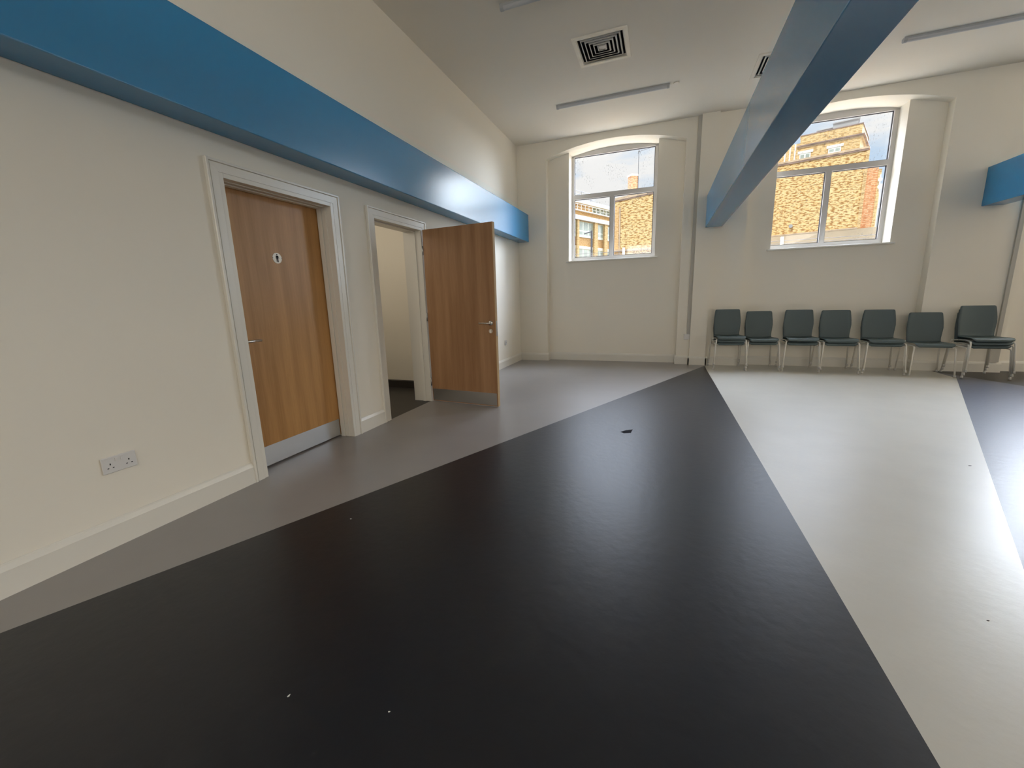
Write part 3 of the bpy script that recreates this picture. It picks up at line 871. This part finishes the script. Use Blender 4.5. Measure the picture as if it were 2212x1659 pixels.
tower(.09, 15.77, 15.85, 'parapet_coping', COPED)
MB().box(8.6, 20.36, -.22, 0, 13.58 + Z, 13.74 + Z).build('lower_cornice', COPE, CB)
MB().box(8.6, 20.33, -.16, 0, 13.45 + Z, 13.58 + Z).build('lower_cornice_dark_course', COPED, CB)  # dark band below the lower cornice
def cwin(x0, x1, z0, z1, lint):
    MB().box(lint[0], lint[1], -.12, 0, z1 + .02, z1 + .26).build('lintel', STONE, CB)
    f = MB(); f.box(x0, x1, -.08, 0, z0, z1)
    wf = f.build('window_frame', WHITEW, CB)
    m_ = (x0 + x1) / 2
    for a, b in ((x0 + .09, m_ - .06), (m_ + .06, x1 - .09)):
        MB().box(a, b, -.09, -.081, z0 + .10, z1 - .08).build('pane', PANEG, wf)
cwin(15.2, 16.08, 13.66 + Z, 14.18 + Z, (15.04, 16.25))
cwin(17.4, 18.34, 13.76 + Z, 14.18 + Z, (17.25, 18.5))
for a in (13.95, 14.35, 14.75):
    MB().box(a, a + .12, -.08, 0, 13.74 + Z, 15.2 + Z).build('white_pipe', STONE, CB)
MB().box(20.18, 20.42, -.14, 9, 0, 13.4 + Z).build('corner_pier', BR_Y2, CB)
MB().box(20.42, 21.2, .1, 9, 0, 12.0 + Z).build('red_brick_pier', BR_R, CB)
MB().box(21.2, 21.42, .0, 9, 0, 11.7 + Z).build('end_pier', BR_Y2, CB)
dp = MB(); dp.tube([(21.47, -.08, 0), (21.47, -.08, 9.5 + Z), (21.36, -.08, 10.2 + Z), (21.36, -.08, 11.2 + Z)], .05, 6); dp.build('downpipe', STONE, CB, smooth=True)
ds = MB().disc((21.45, -.35, 10.15 + Z), .22, 'y', .06); ds.disc((21.36, -.3, 10.75 + Z), .16, 'y', .08); ds.build('satellite_dish', STONE, CB)
MB().box(8.6, 20.2, -.30, 0, 6.74 + Z, 6.86 + Z).build('ledge', COPE, CB)
MB().box(8.6, 22.4, -.26, 0, 0, 6.74 + Z).build('plinth', CONC, CB)
MB().disc((15.08, -.32, 7.58 + Z), .17, 'y', .14).build('round_vent', ROOFM, CB)
rr = MB(); rr.box(16.34, 17.54, 1.2, 6, 15.8 + Z, 16.25 + Z); rr.box(17.54, 19.4, 1.2, 6, 15.8 + Z, 16.60 + Z); rr.box(17.5, 19.5, 1.0, 6.2, 16.60 + Z, 16.68 + Z); rr.box(16.3, 17.56, 1.0, 6.2, 16.25 + Z, 16.31 + Z)
rr.build('rooftop_plant_room', ROOFM, CB)

# distant blocks right of the corner building
FB = empty('office_block', (44.9, 110, -.3)); tag(FB, 'pale grey distant block at the right edge of the right window', 'building')
MB().box(-1.2, 3, 0, 10, 0, 14.6).build('block_wall', ROOFG, FB)
MB().box(-1.4, -.55, -.2, 4, 0, 17.9).build('stair_tower', ROOFM, FB)
for k in range(4):
    MB().box(-.3, .5, -.1, 0, 9.2 + k * 1.4, 10.0 + k * 1.4).build('window_frame', ROOFM, FB)
SH = empty('small_building', (27.9, 68, -.3)); tag(SH, 'low brick gable behind the corner building', 'building')
MB().box(-1.9, .15, 0, 5, 0, 14.6).build('brick_wall', BR_Y2, SH)

# long brick office terrace (left window, behind)
OB = wall_frame('brick_terrace_building', 78, 2.15, 'orange brick terrace building with white cornice outside the left window', 'building')
u0, u1 = -26.0, 2.0
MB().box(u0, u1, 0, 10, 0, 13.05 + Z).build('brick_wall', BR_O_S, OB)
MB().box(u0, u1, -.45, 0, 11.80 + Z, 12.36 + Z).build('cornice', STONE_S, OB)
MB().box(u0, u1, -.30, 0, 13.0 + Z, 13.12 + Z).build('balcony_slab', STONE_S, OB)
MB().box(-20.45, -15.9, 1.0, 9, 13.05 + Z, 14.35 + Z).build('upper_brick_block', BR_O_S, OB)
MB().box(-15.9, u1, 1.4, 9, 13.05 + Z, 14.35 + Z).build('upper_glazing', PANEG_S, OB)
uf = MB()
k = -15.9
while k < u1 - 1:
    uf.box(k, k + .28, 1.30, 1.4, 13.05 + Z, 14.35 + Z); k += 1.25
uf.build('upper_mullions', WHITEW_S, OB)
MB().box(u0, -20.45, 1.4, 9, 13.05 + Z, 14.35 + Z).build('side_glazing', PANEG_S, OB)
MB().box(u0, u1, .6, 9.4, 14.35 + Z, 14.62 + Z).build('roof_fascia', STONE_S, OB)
MB().prism([(.9, 14.62 + Z), (9.4, 14.62 + Z), (9.4, 15.6 + Z), (2.6, 15.6 + Z)], u0, u1, 'x').build('roof', ROOFG_S, OB)
br = MB()
k = u0
while k < u1:
    br.box(k, k + .07, -.25, -.18, 13.1 + Z, 13.85 + Z); k += .92
br.box(u0, u1, -.25, -.19, 13.82 + Z, 13.88 + Z); br.box(u0, u1, -.25, -.19, 13.45 + Z, 13.48 + Z)
br.build('balcony_railing', WPOST_S, OB)
rt = MB()
for z in (15.84, 16.2, 16.68):
    rt.tube([(u0, 2.6, z + Z), (-13.0, 2.6, z + Z)], .035, 5)
for k in (-24, -21.5, -19.0, -16.5, -14.0):
    rt.tube([(k, 2.6, 15.5 + Z), (k, 2.6, 16.7 + Z)], .03, 5)
rt.build('roof_railing', DARKM, OB)
PI_ = [(-25.4, -24.9), (-21.5, -21.05), (-17.3, -16.42), (-14.62, -13.77), (-11.9, -11.0), (-9.1, -8.2), (-6.3, -5.4)]
for a, b in PI_:
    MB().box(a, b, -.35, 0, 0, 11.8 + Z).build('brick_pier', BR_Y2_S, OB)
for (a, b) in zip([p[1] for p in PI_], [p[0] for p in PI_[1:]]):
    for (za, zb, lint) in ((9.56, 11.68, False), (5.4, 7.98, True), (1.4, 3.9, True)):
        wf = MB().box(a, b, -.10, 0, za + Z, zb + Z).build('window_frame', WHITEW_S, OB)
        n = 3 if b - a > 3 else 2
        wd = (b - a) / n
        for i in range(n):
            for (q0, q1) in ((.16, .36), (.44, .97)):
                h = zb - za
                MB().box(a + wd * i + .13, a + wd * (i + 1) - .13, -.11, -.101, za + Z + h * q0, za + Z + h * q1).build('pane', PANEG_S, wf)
        if lint:
            MB().box(a, b, -.16, 0, zb + Z, zb + .38 + Z).build('lintel', STONE_S, OB)
st = tag(empty('street_lamp', (-2.2, 30, -.3)), 'dark street lamp post with an arm outside the left window', 'street lamp')
MB().tube([(0, 0, 0), (0, 0, 6.1)], .065, 8).build('post', DARKM, st)
MB().tube([(0, 0, 6.05), (-.55, 0, 5.93)], [.05, .03], 8).build('lamp_arm', DARKM, st)
